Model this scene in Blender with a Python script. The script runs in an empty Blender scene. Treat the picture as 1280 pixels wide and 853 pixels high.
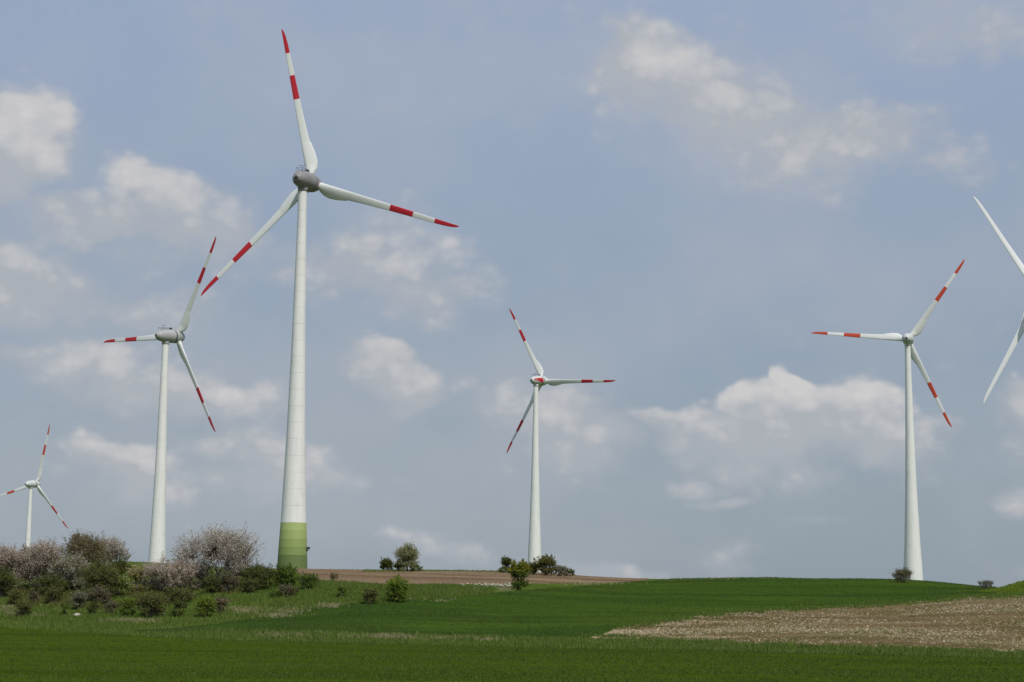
import bpy, math, random
import numpy as np
from mathutils import Vector, Matrix

SC = bpy.context.scene
COL = SC.collection
R = math.radians

# ------------------------------------------------------------------ camera
FPX = 2130.0                      # focal length in pixels of a 1280 wide picture
PITCH, ROLL = R(8.3), R(0.55)
CAM = np.array((0.0, 0.0, 6.0))
_cp, _sp, _cr, _sr = math.cos(PITCH), math.sin(PITCH), math.cos(ROLL), math.sin(ROLL)
_F = np.array((0.0, _cp, _sp)); _U0 = np.array((0.0, -_sp, _cp)); _X0 = np.array((1.0, 0.0, 0.0))
_X = _cr * _X0 + _sr * _U0
_U = -_sr * _X0 + _cr * _U0
cam_d = bpy.data.cameras.new('camera')
cam_d.sensor_width = 36.0
cam_d.lens = FPX / 1280.0 * 36.0
cam_d.clip_start, cam_d.clip_end = 1.0, 30000.0
cam = bpy.data.objects.new('camera', cam_d)
cam.matrix_world = Matrix(((_X[0], _U[0], -_F[0], CAM[0]), (_X[1], _U[1], -_F[1], CAM[1]), (_X[2], _U[2], -_F[2], CAM[2]), (0, 0, 0, 1)))
COL.objects.link(cam)
SC.camera = cam

def ray(px, py):
    return _F + _X * ((px - 640.0) / FPX) + _U * ((426.5 - py) / FPX)

def at(px, py, depth):            # point of the world seen at a picture position, at a distance along +Y
    d = ray(px, py)
    return CAM + d * (depth / d[1])

# ------------------------------------------------------------------ light
SUN_EL, SUN_AZ = R(50.0), R(180.0 - 28.0)       # azimuth clockwise from +Y: behind the camera, to its right
sun_dir = Vector((math.sin(SUN_AZ) * math.cos(SUN_EL), math.cos(SUN_AZ) * math.cos(SUN_EL), math.sin(SUN_EL)))
sd = bpy.data.lights.new('sun', 'SUN'); sd.energy = 3.1; sd.angle = R(0.55); sd.color = (1.0, 0.96, 0.88)
so = bpy.data.objects.new('sun', sd); so.rotation_euler = sun_dir.to_track_quat('Z', 'Y').to_euler(); COL.objects.link(so)
SC.view_settings.view_transform = 'Standard'
SC.view_settings.look = 'None'
SC.view_settings.exposure = 0.0
SC.view_settings.gamma = 1.0
SC.cycles.max_bounces = 6
SC.cycles.transparent_max_bounces = 8

class NG:                          # small helper for writing node graphs
    def __init__(s, tree): s.t = tree; s.n = tree.nodes; s.l = tree.links
    def put(s, sock, v):
        if v is None: return
        if hasattr(v, 'is_output'): s.l.new(v, sock)
        else:
            if sock.type == 'RGBA' and len(v) == 3: v = (*v, 1.0)
            sock.default_value = v
    def math(s, op, a, b=None, c=None, clamp=False):
        n = s.n.new('ShaderNodeMath'); n.operation = op; n.use_clamp = clamp
        for i, v in enumerate((a, b, c)): s.put(n.inputs[i], v)
        return n.outputs[0]
    def vec(s, op, a, b=None, scale=None):
        n = s.n.new('ShaderNodeVectorMath'); n.operation = op
        s.put(n.inputs[0], a); s.put(n.inputs[1], b)
        if scale is not None: s.put(n.inputs['Scale'], scale)
        return n.outputs['Value'] if op in ('DOT_PRODUCT', 'LENGTH') else n.outputs[0]
    def step(s, x, lo, hi, a=0.0, b=1.0):
        n = s.n.new('ShaderNodeMapRange'); n.interpolation_type = 'SMOOTHSTEP'
        for k, v in zip(range(5), (x, lo, hi, a, b)): s.put(n.inputs[k], v)
        return n.outputs[0]
    def noise(s, v, scale, detail=4.0, rough=0.5, dist=0.0, col=False):
        n = s.n.new('ShaderNodeTexNoise'); s.put(n.inputs['Vector'], v)
        n.inputs['Scale'].default_value = scale; n.inputs['Detail'].default_value = detail
        n.inputs['Roughness'].default_value = rough; n.inputs['Distortion'].default_value = dist
        return n.outputs['Color' if col else 'Fac']
    def mix(s, f, a, b):
        n = s.n.new('ShaderNodeMix'); n.data_type = 'RGBA'
        s.put(n.inputs['Factor'], f); s.put(n.inputs['A'], None)
        s.put(n.inputs[6], a); s.put(n.inputs[7], b)
        return n.outputs[2]
    def comb(s, x, y, z):
        n = s.n.new('ShaderNodeCombineXYZ')
        for i, v in enumerate((x, y, z)): s.put(n.inputs[i], v)
        return n.outputs[0]
    def sep(s, v):
        n = s.n.new('ShaderNodeSeparateXYZ'); s.put(n.inputs[0], v); return n.outputs

def azel(px, py):
    d = ray(px, py); d = d / np.linalg.norm(d)
    return math.atan2(d[0], d[1]), math.asin(d[2])

# clouds: picture x, y, half width, half height, strength, (how soft its edge is comes from the strength)
CLOUDS = [
 (15, 178, 62, 50, 1.15), (-60, 190, 80, 60, 1.0), (205, 238, 75, 38, 1.02), (150, 270, 110, 45, .85), (250, 300, 90, 45, .8),
 (355, 318, 70, 38, .66), (-20, 345, 70, 38, 1.0), (60, 370, 120, 45, .76), (200, 395, 90, 30, .68),
 (480, 322, 105, 58, .74), (550, 352, 68, 42, .74), (470, 286, 28, 22, .62),
 (470, 453, 56, 30, 1.0), (505, 478, 54, 30, 1.0), (520, 498, 34, 14, .85),
 (130, 465, 85, 32, .86), (215, 490, 90, 30, .9), (285, 500, 40, 24, .85), (40, 450, 60, 26, .72),
 (125, 577, 52, 24, 1.1), (165, 597, 62, 28, .95), (215, 620, 44, 18, .75),
 (305, 568, 62, 26, .82), (360, 590, 80, 34, .8), (430, 606, 52, 20, .74), (320, 610, 60, 26, .68),
 (640, 505, 48, 30, .76), (690, 532, 76, 40, .86), (748, 552, 54, 38, .82), (585, 480, 40, 24, .6),
 (820, 518, 28, 16, .98), (850, 538, 34, 20, .86),
 (975, 497, 30, 20, 1.15), (915, 505, 40, 22, 1.1), (960, 535, 100, 40, 1.2), (1055, 532, 68, 36, 1.12), (1090, 552, 66, 34, 1.0), (950, 566, 95, 32, .85), (1130, 575, 60, 22, .68),
 (868, 605, 26, 10, .82), (905, 625, 30, 10, .66),
 (820, 52, 48, 32, .84), (815, 88, 72, 50, .82), (885, 118, 70, 48, .8), (945, 155, 85, 48, .8), (955, 130, 30, 24, .68), (1020, 185, 95, 42, .82), (1090, 180, 70, 36, .78), (1070, 160, 30, 24, .66), (1185, 200, 60, 30, .56),
 (1180, 45, 52, 30, .62), (1245, 45, 52, 34, .74), (1310, 30, 60, 40, .8), (1150, 15, 60, 20, .5),
 (1268, 510, 40, 26, .9), (1320, 520, 60, 30, .9), (1300, 620, 50, 20, .7),
 (545, 697, 52, 14, .72), (500, 680, 40, 12, .62), (760, 712, 62, 13, .74), (680, 695, 44, 12, .58), (910, 702, 44, 14, .5), (1010, 640, 60, 14, .48),
]
world = bpy.data.worlds.new('World'); SC.world = world; world.use_nodes = True
g = NG(world.node_tree); g.n.clear()
wout = g.n.new('ShaderNodeOutputWorld'); bg = g.n.new('ShaderNodeBackground'); g.l.new(bg.outputs[0], wout.inputs[0])
sky = g.n.new('ShaderNodeTexSky'); sky.sky_type = 'NISHITA'; sky.sun_disc = False
sky.sun_elevation = SUN_EL; sky.sun_rotation = SUN_AZ; sky.dust_density = 1.5; sky.ozone_density = 2.0; sky.air_density = 1.0
nd = g.n.new('ShaderNodeTexCoord').outputs['Generated']
nd = g.vec('NORMALIZE', nd)
sx, sy, sz = g.sep(nd)
az = g.math('ARCTAN2', sx, sy)
el = g.math('ARCSINE', sz)
p2 = g.comb(az, el, 0.0)
# warp the cloud outlines
pn = g.vec('MULTIPLY', nd, (1.0, 1.0, 1.35))
warp = g.noise(pn, 14.0, 3.0, .55, col=True)
warp = g.vec('SUBTRACT', warp, (.5, .5, .5))
warp = g.vec('MULTIPLY', warp, (.075, .05, 0.0))
p2w = g.vec('ADD', p2, warp)
B0 = TP = None
for (cx, cy, rx, ry, st) in CLOUDS:
    soft_bank = cx > 780 and cy < 230 and cx < 1150          # the long hazy bank high on the right
    if soft_bank: st *= 1.2
    a0, e0 = azel(cx, cy); ix, iy = FPX / rx * .76, FPX / ry * .76
    n = g.n.new('ShaderNodeVectorMath'); n.operation = 'MULTIPLY_ADD'
    g.put(n.inputs[0], p2w); g.put(n.inputs[1], (ix, iy, 0.0)); g.put(n.inputs[2], (-a0 * ix, -e0 * iy, 0.0))
    v = n.outputs[0]
    e = g.math('EXPONENT', g.math('MULTIPLY_ADD', g.vec('DOT_PRODUCT', v, v), -1.0, math.log(st)))
    vy = g.vec('DOT_PRODUCT', v, (0.0, 1.0, 0.0))
    vy = g.math('MULTIPLY', vy, (.22 if soft_bank else min(1.0, max(.12, (st - .68) / .38))))
    TP = g.math('MULTIPLY', vy, e) if TP is None else g.math('MULTIPLY_ADD', vy, e, TP)
    B0 = e if B0 is None else g.math('SMOOTH_MAX', B0, e, .12)
# how far up its cloud a point lies
up = g.math('SUBTRACT', g.math('MULTIPLY', TP, 1.05), g.math('MULTIPLY', B0, .10))
# beyond the clouds of the view the same kind of sky goes on all round
n_far = g.noise(pn, 5.0, 5.0, .5)
vx = g.math('ABSOLUTE', az)
away = g.math('MAXIMUM', g.step(vx, .31, .42), g.step(el, .335, .43))
far_f = g.math('MULTIPLY', g.step(n_far, .44, .72), away)
far_f = g.math('MULTIPLY', far_f, 1.0)
B0 = g.math('MAXIMUM', B0, far_f)
n1 = g.noise(pn, 19.0, 8.0, .55, .2)
pn_up = g.vec('ADD', pn, (.006, -.004, .014))
n2 = g.noise(pn_up, 19.0, 8.0, .55, .2)
dens = g.math('ADD', B0, g.math('MULTIPLY', g.math('SUBTRACT', n1, .5), .74))
vor = g.n.new('ShaderNodeTexVoronoi'); vor.feature = 'SMOOTH_F1'; vor.inputs['Scale'].default_value = 34.0
vor.inputs['Detail'].default_value = 2.5; vor.inputs['Roughness'].default_value = .6; vor.inputs['Smoothness'].default_value = .35
g.l.new(g.vec('ADD', pn, g.vec('SCALE', warp, scale=.35)), vor.inputs['Vector'])
billow = g.math('SUBTRACT', .47, vor.outputs['Distance'])
dens = g.math('ADD', g.math('ADD', dens, .17), g.math('MULTIPLY', billow, .34))
topness = g.math('MULTIPLY', up, 3.0, clamp=True)
cov_soft = g.step(dens, .16, .88)
cov_sharp = g.step(dens, .33, .68)
cov = g.math('ADD', g.math('MULTIPLY', cov_sharp, topness), g.math('MULTIPLY', cov_soft, g.math('SUBTRACT', 1.0, topness)))
relief = g.math('MULTIPLY', g.math('SUBTRACT', n1, n2), 2.0)
lit = g.math('ADD', g.math('MULTIPLY', up, .75), relief)
lit = g.math('ADD', lit, g.math('MULTIPLY', billow, .55))
lit = g.math('ADD', lit, g.math('MULTIPLY', dens, .66))
lit = g.math('MULTIPLY_ADD', lit, 1.0, 0.0, clamp=True)
ccol = g.mix(lit, (.425, .448, .485), (.65, .63, .625))
# hazy veil of a spring day over the clear blue
veil = g.mix(g.step(el, 0.0, .40), (.325, .392, .458), (.375, .462, .635))
veil = g.mix(g.step(el, .40, 1.35), veil, (.26, .38, .66))
nis = g.vec('SCALE', sky.outputs[0], scale=.05)
clear = g.mix(.78, nis, veil)
n_veil = g.noise(pn, 6.5, 5.0, .55)
clear = g.mix(g.math('MULTIPLY', g.step(n_veil, .36, .72), .42), clear, (.44, .465, .515))
skyc = g.mix(g.math('MULTIPLY', cov, .88), clear, ccol)
g.put(bg.inputs['Color'], skyc)
bg.inputs['Strength'].default_value = 1.0
world.cycles.sampling_method = 'MANUAL'; world.cycles.sample_map_resolution = 512

# ------------------------------------------------------------------ materials
def material(name, build, rough=.85):
    m = bpy.data.materials.new(name); m.use_nodes = True
    t = m.node_tree; gg = NG(t)
    b = t.nodes['Principled BSDF']; b.inputs['Roughness'].default_value = rough
    b.inputs['Specular IOR Level'].default_value = .3
    build(gg, b)
    return m

def objpos(gg): return gg.n.new('ShaderNodeTexCoord').outputs['Object']
def geopos(gg): return gg.n.new('ShaderNodeNewGeometry').outputs['Position']
def island(gg): return gg.n.new('ShaderNodeNewGeometry').outputs['Random Per Island']
def bump(gg, b, h, strength=.5, dist=.1):
    n = gg.n.new('ShaderNodeBump'); gg.put(n.inputs['Height'], h)
    n.inputs['Strength'].default_value = strength; n.inputs['Distance'].default_value = dist
    gg.l.new(n.outputs[0], b.inputs['Normal'])

def paint(name, col, rough=.45, grime=.18, scale=.5):
    def f(gg, b):
        p = objpos(gg)
        streak = gg.noise(gg.vec('MULTIPLY', p, (1.6, 1.6, .12)), scale * 2, 5, .6)
        blot = gg.noise(p, scale * .7, 4, .6)
        k = gg.math('MULTIPLY', gg.math('ADD', gg.step(streak, .45, .75), gg.step(blot, .5, .8)), grime)
        gg.put(b.inputs['Base Color'], gg.mix(k, col, tuple(c * .55 for c in col)))
        pass
    return material(name, f, rough)

M = {}
M['tower'] = paint('tower_paint', (.745, .75, .722), .6, .22)
M['blade'] = paint('blade_paint', (.725, .74, .72), .4, .05)
M['blade_white'] = paint('fresh_white_paint', (.82, .83, .84), .4, .05)
M['red'] = paint('red_paint', (.50, .022, .034), .45, .1)
M['orange_red'] = paint('faded_red_paint', (.58, .075, .04), .5, .1)
M['nacelle'] = paint('nacelle_grey', (.40, .405, .40), .5, .35, .8)
M['nacelle_dark'] = paint('weathered_nacelle_grey', (.27, .262, .265), .5, .4, .8)
M['nacelle_light'] = paint('nacelle_white', (.58, .60, .59), .45, .25, .8)
M['rail'] = paint('rail_grey', (.16, .16, .17), .5, .2, 2)
M['metal'] = paint('dark_metal', (.05, .05, .055), .5, .2, 2)
for i, c in enumerate(((.37, .455, .17), (.32, .40, .14), (.26, .335, .11), (.21, .28, .09), (.13, .185, .06))):
    M['green%d' % i] = paint('green_paint_%d' % i, c, .6, .12)

def leaf_mat(name, a, b_, transl=.38):
    def f(gg, b):
        r = island(gg)
        c = gg.mix(r, a, b_)
        p = geopos(gg)
        c = gg.mix(gg.step(gg.noise(p, .35, 3), .35, .7), c, gg.mix(.5, c, tuple(x * .8 for x in b_)))
        gg.put(b.inputs['Base Color'], c)
        tr = gg.n.new('ShaderNodeBsdfTranslucent'); gg.put(tr.inputs[0], c)
        mx = gg.n.new('ShaderNodeMixShader'); mx.inputs[0].default_value = transl
        gg.l.new(b.outputs[0], mx.inputs[1]); gg.l.new(tr.outputs[0], mx.inputs[2])
        out = gg.n['Material Output']; gg.l.new(mx.outputs[0], out.inputs[0])
    return material(name, f, .7)
LEAF = {
 'dark':   leaf_mat('dark_leaves', (.070, .090, .018), (.140, .165, .034), .4),
 'olive':  leaf_mat('olive_leaves', (.100, .108, .024), (.200, .195, .052), .4),
 'green':  leaf_mat('green_leaves', (0.073, 0.128, 0.012), (0.146, 0.201, 0.024)),
 'bright': leaf_mat('bright_leaves', (0.110, 0.183, 0.012), (0.220, 0.281, 0.030)),
 'yellow': leaf_mat('yellow_green_leaves', (0.207, 0.207, 0.022), (0.390, 0.329, 0.037)),
 'pale':   leaf_mat('pale_young_leaves', (0.183, 0.213, 0.085), (0.342, 0.348, 0.171)),
 'brown':  leaf_mat('reddish_brown_leaves', (.165, .135, .062), (.285, .235, .125), .4),
 'purple': leaf_mat('bare_brown_twigs', (.125, .11, .058), (.235, .20, .11), .38),
 'grey':   leaf_mat('grey_green_leaves', (0.159, 0.159, 0.085), (0.305, 0.287, 0.183)),
 'blossom':      leaf_mat('white_blossom', (.50, .44, .37), (.80, .72, .63), .38),
 'blossom_pink': leaf_mat('pinkish_blossom', (.48, .39, .315), (.74, .63, .53), .38),
 'crop':   leaf_mat('crop_blades', (.048, .093, .008), (.084, .128, .014), .2),
 'crop2':  leaf_mat('crop_blades_fresh', (.037, .084, .010), (.070, .116, .016), .2),
 'verge':  leaf_mat('verge_grass', (.072, .128, .013), (.145, .195, .035), .25),
 'dry':    leaf_mat('dry_grass', (.22, .195, .09), (.40, .36, .20), .25),
 'rape':   leaf_mat('yellow_flowers', (.13, .17, .01), (.30, .29, .015), .2),
}
def bark_f(gg, b):
    p = objpos(gg)
    gg.put(b.inputs['Base Color'], gg.mix(gg.noise(p, 6, 4), (.045, .038, .03), (.13, .115, .10)))
M['bark'] = material('bark', bark_f, .9)
M['bark_grey'] = material('grey_twigs', lambda gg, b: gg.put(b.inputs['Base Color'], gg.mix(gg.noise(objpos(gg), 6, 4), (.10, .085, .075), (.22, .19, .17))), .9)

def ground_mat(name, f, rough=.95):
    m = material(name, f, rough); m.node_tree.nodes['Principled BSDF'].inputs['Specular IOR Level'].default_value = 0.0; return m
def crop_ground(base, dark, warm, slope, gap):
    def f(gg, b):
        p = geopos(gg)
        rows = gg.noise(gg.vec('MULTIPLY', p, (.05, 1.0, 0.0)), .55, 4, .6)
        fine = gg.noise(gg.vec('MULTIPLY', p, (.5, 1.0, 1.0)), 2.2, 5, .65)
        big = gg.noise(gg.vec('MULTIPLY', p, (.4, 1.0, 1.0)), .035, 4, .55)
        c = gg.mix(gg.step(rows, .35, .7), base, warm)
        c = gg.mix(gg.math('MULTIPLY', gg.step(fine, .35, .75), .55), c, dark)
        c = gg.mix(gg.math('MULTIPLY', gg.step(big, .42, .66), .6), c, warm)
        swath = gg.noise(gg.vec('MULTIPLY', gg.vec('ADD', p, (31.0, 7.0, 0.0)), (.16, 1.0, 0.0)), .075, 3, .5)
        c = gg.mix(gg.math('MULTIPLY', gg.step(swath, .5, .62), .55), c, dark)
        px_, py_, pz_ = gg.sep(p)
        wob = gg.math('MULTIPLY', gg.noise(p, .03, 2), 6.0)
        v = gg.math('ADD', gg.math('ADD', py_, gg.math('MULTIPLY', px_, slope)), wob)
        fr = gg.math('FRACT', gg.math('DIVIDE', v, gap))
        ln = gg.math('ABSOLUTE', gg.math('SUBTRACT', gg.math('ABSOLUTE', gg.math('SUBTRACT', fr, .5)), 1.0 / gap))
        track = gg.math('MULTIPLY', gg.step(ln, .28 / gap, .50 / gap, 1.0, 0.0), gg.step(gg.noise(p, .08, 3), .34, .56, .15, .8))
        c = gg.mix(track, c, dark)
        gg.put(b.inputs['Base Color'], c)
        bump(gg, b, gg.math('ADD', fine, rows), .5, .15)
    return f
M['near_field'] = ground_mat('near_crop', crop_ground((.045, .080, .006), (.028, .048, .005), (.066, .092, .008), .8, 21.0))
M['mid_field'] = ground_mat('mid_crop', crop_ground((.037, .080, .011), (.022, .047, .008), (.060, .092, .014), -.12, 24.0))
def bank_f(gg, b):
    p = geopos(gg)
    big = gg.noise(gg.vec('MULTIPLY', p, (.6, 1, 1)), .10, 5, .6)
    med = gg.noise(p, .7, 5, .65)
    c = gg.mix(gg.step(big, .35, .65), (.055, .100, .012), (.095, .130, .026))
    c = gg.mix(gg.math('MULTIPLY', gg.step(med, .5, .72), .6), c, (.14, .13, .055))
    c = gg.mix(gg.math('MULTIPLY', gg.step(gg.noise(p, 1.6, 4), .45, .7), .5), c, (.03, .048, .012))
    gg.put(b.inputs['Base Color'], c)
    bump(gg, b, med, .7, .3)
M['bank'] = ground_mat('bank_grass', bank_f)
def stony_f(gg, b):
    p = geopos(gg)
    big = gg.noise(gg.vec('MULTIPLY', p, (.35, 1, 1)), .11, 5, .6)
    med = gg.noise(p, 1.2, 6, .7)
    c = gg.mix(gg.step(big, .35, .65), (.132, .094, .046), (.185, .134, .072))
    c = gg.mix(gg.math('MULTIPLY', gg.step(med, .42, .7), .55), c, (.085, .066, .030))
    c = gg.mix(gg.math('MULTIPLY', gg.step(gg.noise(gg.vec('MULTIPLY', p, (.3, 1, 1)), .22, 5, .6), .5, .68), .6), c, (.11, .125, .045))
    gg.put(b.inputs['Base Color'], c)
    bump(gg, b, med, .9, .2)
M['stony'] = ground_mat('stony_soil', stony_f)
def plough_f(gg, b):
    p = geopos(gg)
    bands = gg.noise(gg.vec('MULTIPLY', p, (.12, 1, 0)), .075, 4, .55)
    med = gg.noise(gg.vec('MULTIPLY', p, (.4, 1, 1)), 1.0, 6, .7)
    c = gg.mix(gg.step(bands, .36, .64), (.150, .100, .060), (.240, .178, .112))
    c = gg.mix(gg.math('MULTIPLY', gg.step(med, .45, .7), .45), c, (.11, .075, .048))
    gg.put(b.inputs['Base Color'], c)
    bump(gg, b, med, .9, .2)
M['plough'] = ground_mat('ploughed_soil', plough_f)
def stone_f(gg, b):
    r = island(gg)
    c = gg.mix(r, (.19, .145, .078), (.47, .39, .25))
    c = gg.mix(gg.math('MULTIPLY', gg.step(gg.noise(objpos(gg), 5, 4), .45, .7), .4), c, (.20, .17, .12))
    gg.put(b.inputs['Base Color'], c)
M['stones'] = material('field_stones', stone_f, .9)
M['white_stone'] = material('pale_stone', lambda gg, b: gg.put(b.inputs['Base Color'], gg.mix(gg.step(gg.noise(objpos(gg), 3, 5), .4, .7), (.50, .46, .39), (.24, .21, .16))), .9)

# ------------------------------------------------------------------ mesh helpers
class MB:
    def __init__(s): s.v = []; s.f3 = []; s.f4 = []; s.n = 0; s.mi3 = []; s.mi4 = []
    def add(s, v, f3=None, f4=None, mat=0):
        v = np.asarray(v, float).reshape(-1, 3)
        if f3 is not None and len(f3): s.f3.append(np.asarray(f3, np.int64) + s.n); s.mi3.append(np.full(len(f3), mat))
        if f4 is not None and len(f4): s.f4.append(np.asarray(f4, np.int64) + s.n); s.mi4.append(np.full(len(f4), mat))
        s.v.append(v); s.n += len(v)
    def mesh(s, name, mats, smooth=False):
        me = bpy.data.meshes.new(name)
        if not isinstance(mats, (list, tuple)): mats = [mats]
        for m in mats: me.materials.append(m)
        v = np.concatenate(s.v) if s.v else np.zeros((0, 3))
        f3 = np.concatenate(s.f3) if s.f3 else np.zeros((0, 3), np.int64)
        f4 = np.concatenate(s.f4) if s.f4 else np.zeros((0, 4), np.int64)
        mi = np.concatenate(s.mi3 + s.mi4) if (s.mi3 or s.mi4) else np.zeros(0, int)
        nl = f3.size + f4.size; nf = len(f3) + len(f4)
        me.vertices.add(len(v)); me.vertices.foreach_set('co', v.astype(np.float32).ravel())
        me.loops.add(nl); me.loops.foreach_set('vertex_index', np.concatenate((f3.ravel(), f4.ravel())).astype(np.int32))
        me.polygons.add(nf)
        st = np.concatenate((np.arange(len(f3)) * 3, f3.size + np.arange(len(f4)) * 4)).astype(np.int32)
        me.polygons.foreach_set('loop_start', st)
        if len(mats) > 1: me.polygons.foreach_set('material_index', mi.astype(np.int32))
        me.polygons.foreach_set('use_smooth', np.full(nf, bool(smooth)))
        me.update(calc_edges=True)
        return me
    def build(s, name, mats, parent=None, smooth=False):
        o = bpy.data.objects.new(name, s.mesh(name, mats, smooth)); COL.objects.link(o)
        if parent is not None: o.parent = parent
        return o

def tag(o, label=None, cat=None, group=None, kind=None):
    if label: o['label'] = label
    if cat: o['category'] = cat
    if group: o['group'] = group
    if kind: o['kind'] = kind
    return o
def thing(name, loc, label, cat, group=None):
    o = bpy.data.objects.new(name, None); o.location = loc; o.empty_display_size = .5; COL.objects.link(o)
    return tag(o, label, cat, group)

def frame_of(d):
    d = np.asarray(d, float); d = d / (np.linalg.norm(d) + 1e-9)
    a = np.array((0, 0, 1.0)) if abs(d[2]) < .9 else np.array((1.0, 0, 0))
    u = np.cross(d, a); u /= np.linalg.norm(u)
    return d, u, np.cross(d, u)
def tube(mb, pts, radii, n=5, cap=True):
    pts = np.asarray(pts, float); k = len(pts)
    ang = np.arange(n) * 2 * math.pi / n
    vs = []
    for i in range(k):
        d = pts[min(i + 1, k - 1)] - pts[max(i - 1, 0)]
        _, u, w = frame_of(d)
        vs.append(pts[i] + radii[i] * (np.cos(ang)[:, None] * u + np.sin(ang)[:, None] * w))
    v = np.concatenate(vs)
    j = np.arange(n); j2 = (j + 1) % n
    f = np.concatenate([np.stack((i * n + j, i * n + j2, (i + 1) * n + j2, (i + 1) * n + j), 1) for i in range(k - 1)])
    f3 = []
    if cap and n >= 3:
        for b_ in (0, (k - 1) * n):
            for q in range(1, n - 1): f3.append((b_, b_ + q, b_ + q + 1))
    mb.add(v, f3, f)
def box(mb, c, s):
    c = np.asarray(c, float); s = np.asarray(s, float) / 2
    v = [c + s * np.array((a, b, d)) for a in (-1, 1) for b in (-1, 1) for d in (-1, 1)]
    mb.add(v, None, [(0, 1, 3, 2), (4, 6, 7, 5), (0, 4, 5, 1), (2, 3, 7, 6), (0, 2, 6, 4), (1, 5, 7, 3)])
def lathe(mb, prof, n=48, axis='z'):     # prof: (radius, z), outer surface of revolution
    ang = np.arange(n) * 2 * math.pi / n; vs = []
    for r, z in prof:
        vs.append(np.stack((r * np.cos(ang), r * np.sin(ang), np.full(n, z)), 1))
    v = np.concatenate(vs)
    if axis == 'y': v = np.stack((v[:, 0], v[:, 2], -v[:, 1]), 1)
    j = np.arange(n); j2 = (j + 1) % n
    f = np.concatenate([np.stack((i * n + j, i * n + j2, (i + 1) * n + j2, (i + 1) * n + j), 1) for i in range(len(prof) - 1)])
    mb.add(v, None, f)

# ------------------------------------------------------------------ terrain height
def pchip(x, y, q):
    x = np.asarray(x, float); y = np.asarray(y, float)
    h = np.diff(x); d = np.diff(y) / h
    m = np.zeros(len(x))
    for i in range(1, len(x) - 1):
        if d[i - 1] * d[i] > 0:
            w1 = 2 * h[i] + h[i - 1]; w2 = h[i] + 2 * h[i - 1]
            m[i] = (w1 + w2) / (w1 / d[i - 1] + w2 / d[i])
    i = np.clip(np.searchsorted(x, q) - 1, 0, len(h) - 1)
    t = (q - x[i]) / h[i]
    return ((2 * t**3 - 3 * t**2 + 1) * y[i] + (t**3 - 2 * t**2 + t) * h[i] * m[i] + (-2 * t**3 + 3 * t**2) * y[i + 1] + (t**3 - t**2) * h[i] * m[i + 1])
PROF = {     # picture x : (distance, picture y of the ground there)
 -200: ((243, 781.5), (262, 768), (285, 744), (320, 712), (350, 706)),
 0:    ((238, 784), (255, 766), (275, 745), (310, 715), (345, 707)),
 160:  ((204, 795), (232, 776), (260, 747), (300, 715), (340, 701.5)),
 320:  ((187, 802), (205, 791), (235, 770), (262, 741), (290, 723), (340, 711.5), (380, 711)),
 480:  ((181, 806), (198, 794), (235, 757), (260, 732), (300, 724), (370, 713.5), (400, 713.3)),
 640:  ((175, 810), (196, 798), (225, 773), (262, 744), (290, 733), (330, 723), (385, 715)),
 800:  ((175, 811), (192, 799), (240, 762), (300, 737), (345, 726), (372, 724)),
 960:  ((167, 817), (180, 807), (243, 762), (300, 737), (345, 723.5), (360, 723)),
 1120: ((162, 821), (176, 812), (250, 756), (300, 738), (335, 726), (355, 725.2)),
 1280: ((157, 825), (172, 817), (255, 746), (290, 738.5), (318, 736)),
 1480: ((150, 829), (166, 821), (250, 748), (290, 738), (318, 735)),
}
DEP = np.arange(0.0, 1301.0, 1.0)
_cols, _T = [], []
for px in sorted(PROF):
    ds = [0.0, 60.0]; zs = [0.0, 0.0]
    for d, py in PROF[px]:
        ds.append(d); zs.append(at(px, py, d)[2])
    zs[2] = max(zs[2], 0.0)
    last = ds[-1]
    ds += [last + 60, last + 160, 900.0, 1400.0]; zs += [zs[-1] - 1.4, max(zs[-1] - 5, 3.0), 2.5, 2.0]
    _cols.append(pchip(ds, zs, DEP)); _T.append((px - 640.0) / FPX)
_cols = np.array(_cols); _T = np.array(_T)
TG = np.linspace(_T[0], _T[-1], 401)
ZT = np.array([pchip(_T, _cols[:, k], TG) for k in range(len(DEP))]).T      # [t, depth]
_k = np.exp(-np.linspace(-2, 2, 25)**2); _k /= _k.sum()
ZT = np.apply_along_axis(lambda a: np.convolve(np.pad(a, 12, mode='edge'), _k, 'valid'), 0, ZT)
_rng0 = np.random.default_rng(5)
_LAT = _rng0.random((256, 256))
def vnoise(x, y):
    xi = np.floor(x).astype(int); yi = np.floor(y).astype(int); fx = x - xi; fy = y - yi
    fx = fx * fx * (3 - 2 * fx); fy = fy * fy * (3 - 2 * fy)
    L = lambda a, b: _LAT[a % 256, b % 256]
    return (L(xi, yi) * (1 - fx) + L(xi + 1, yi) * fx) * (1 - fy) + (L(xi, yi + 1) * (1 - fx) + L(xi + 1, yi + 1) * fx) * fy
MOUND = at(1318, 735, 282)
def zfun(x, y):
    x = np.asarray(x, float); y = np.asarray(y, float)
    yy = np.clip(y, 1.0, 1299.0)
    t = np.where(y > 40, x / np.maximum(yy, 40.0), 0.0)
    ti = np.clip((t - TG[0]) / (TG[1] - TG[0]), 0, len(TG) - 1.001); i = ti.astype(int); ft = ti - i
    di = np.clip(yy, 0, 1298.9); k = di.astype(int); fd = di - k
    z = (ZT[i, k] * (1 - ft) + ZT[i + 1, k] * ft) * (1 - fd) + (ZT[i, k + 1] * (1 - ft) + ZT[i + 1, k + 1] * ft) * fd
    z = z + 1.9 * np.exp(-(((x - MOUND[0]) / 7.5)**2)**2 - ((y - MOUND[1]) / 7.0)**2)
    rough = np.clip((y - 195) / 40, 0, 1)
    z = z + (vnoise(x / 9 + 40, y / 9 + 7) - .5) * .22 * rough + (vnoise(x / 3.1 + 11, y / 3.1 + 90) - .5) * .10 * rough
    return z
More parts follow.
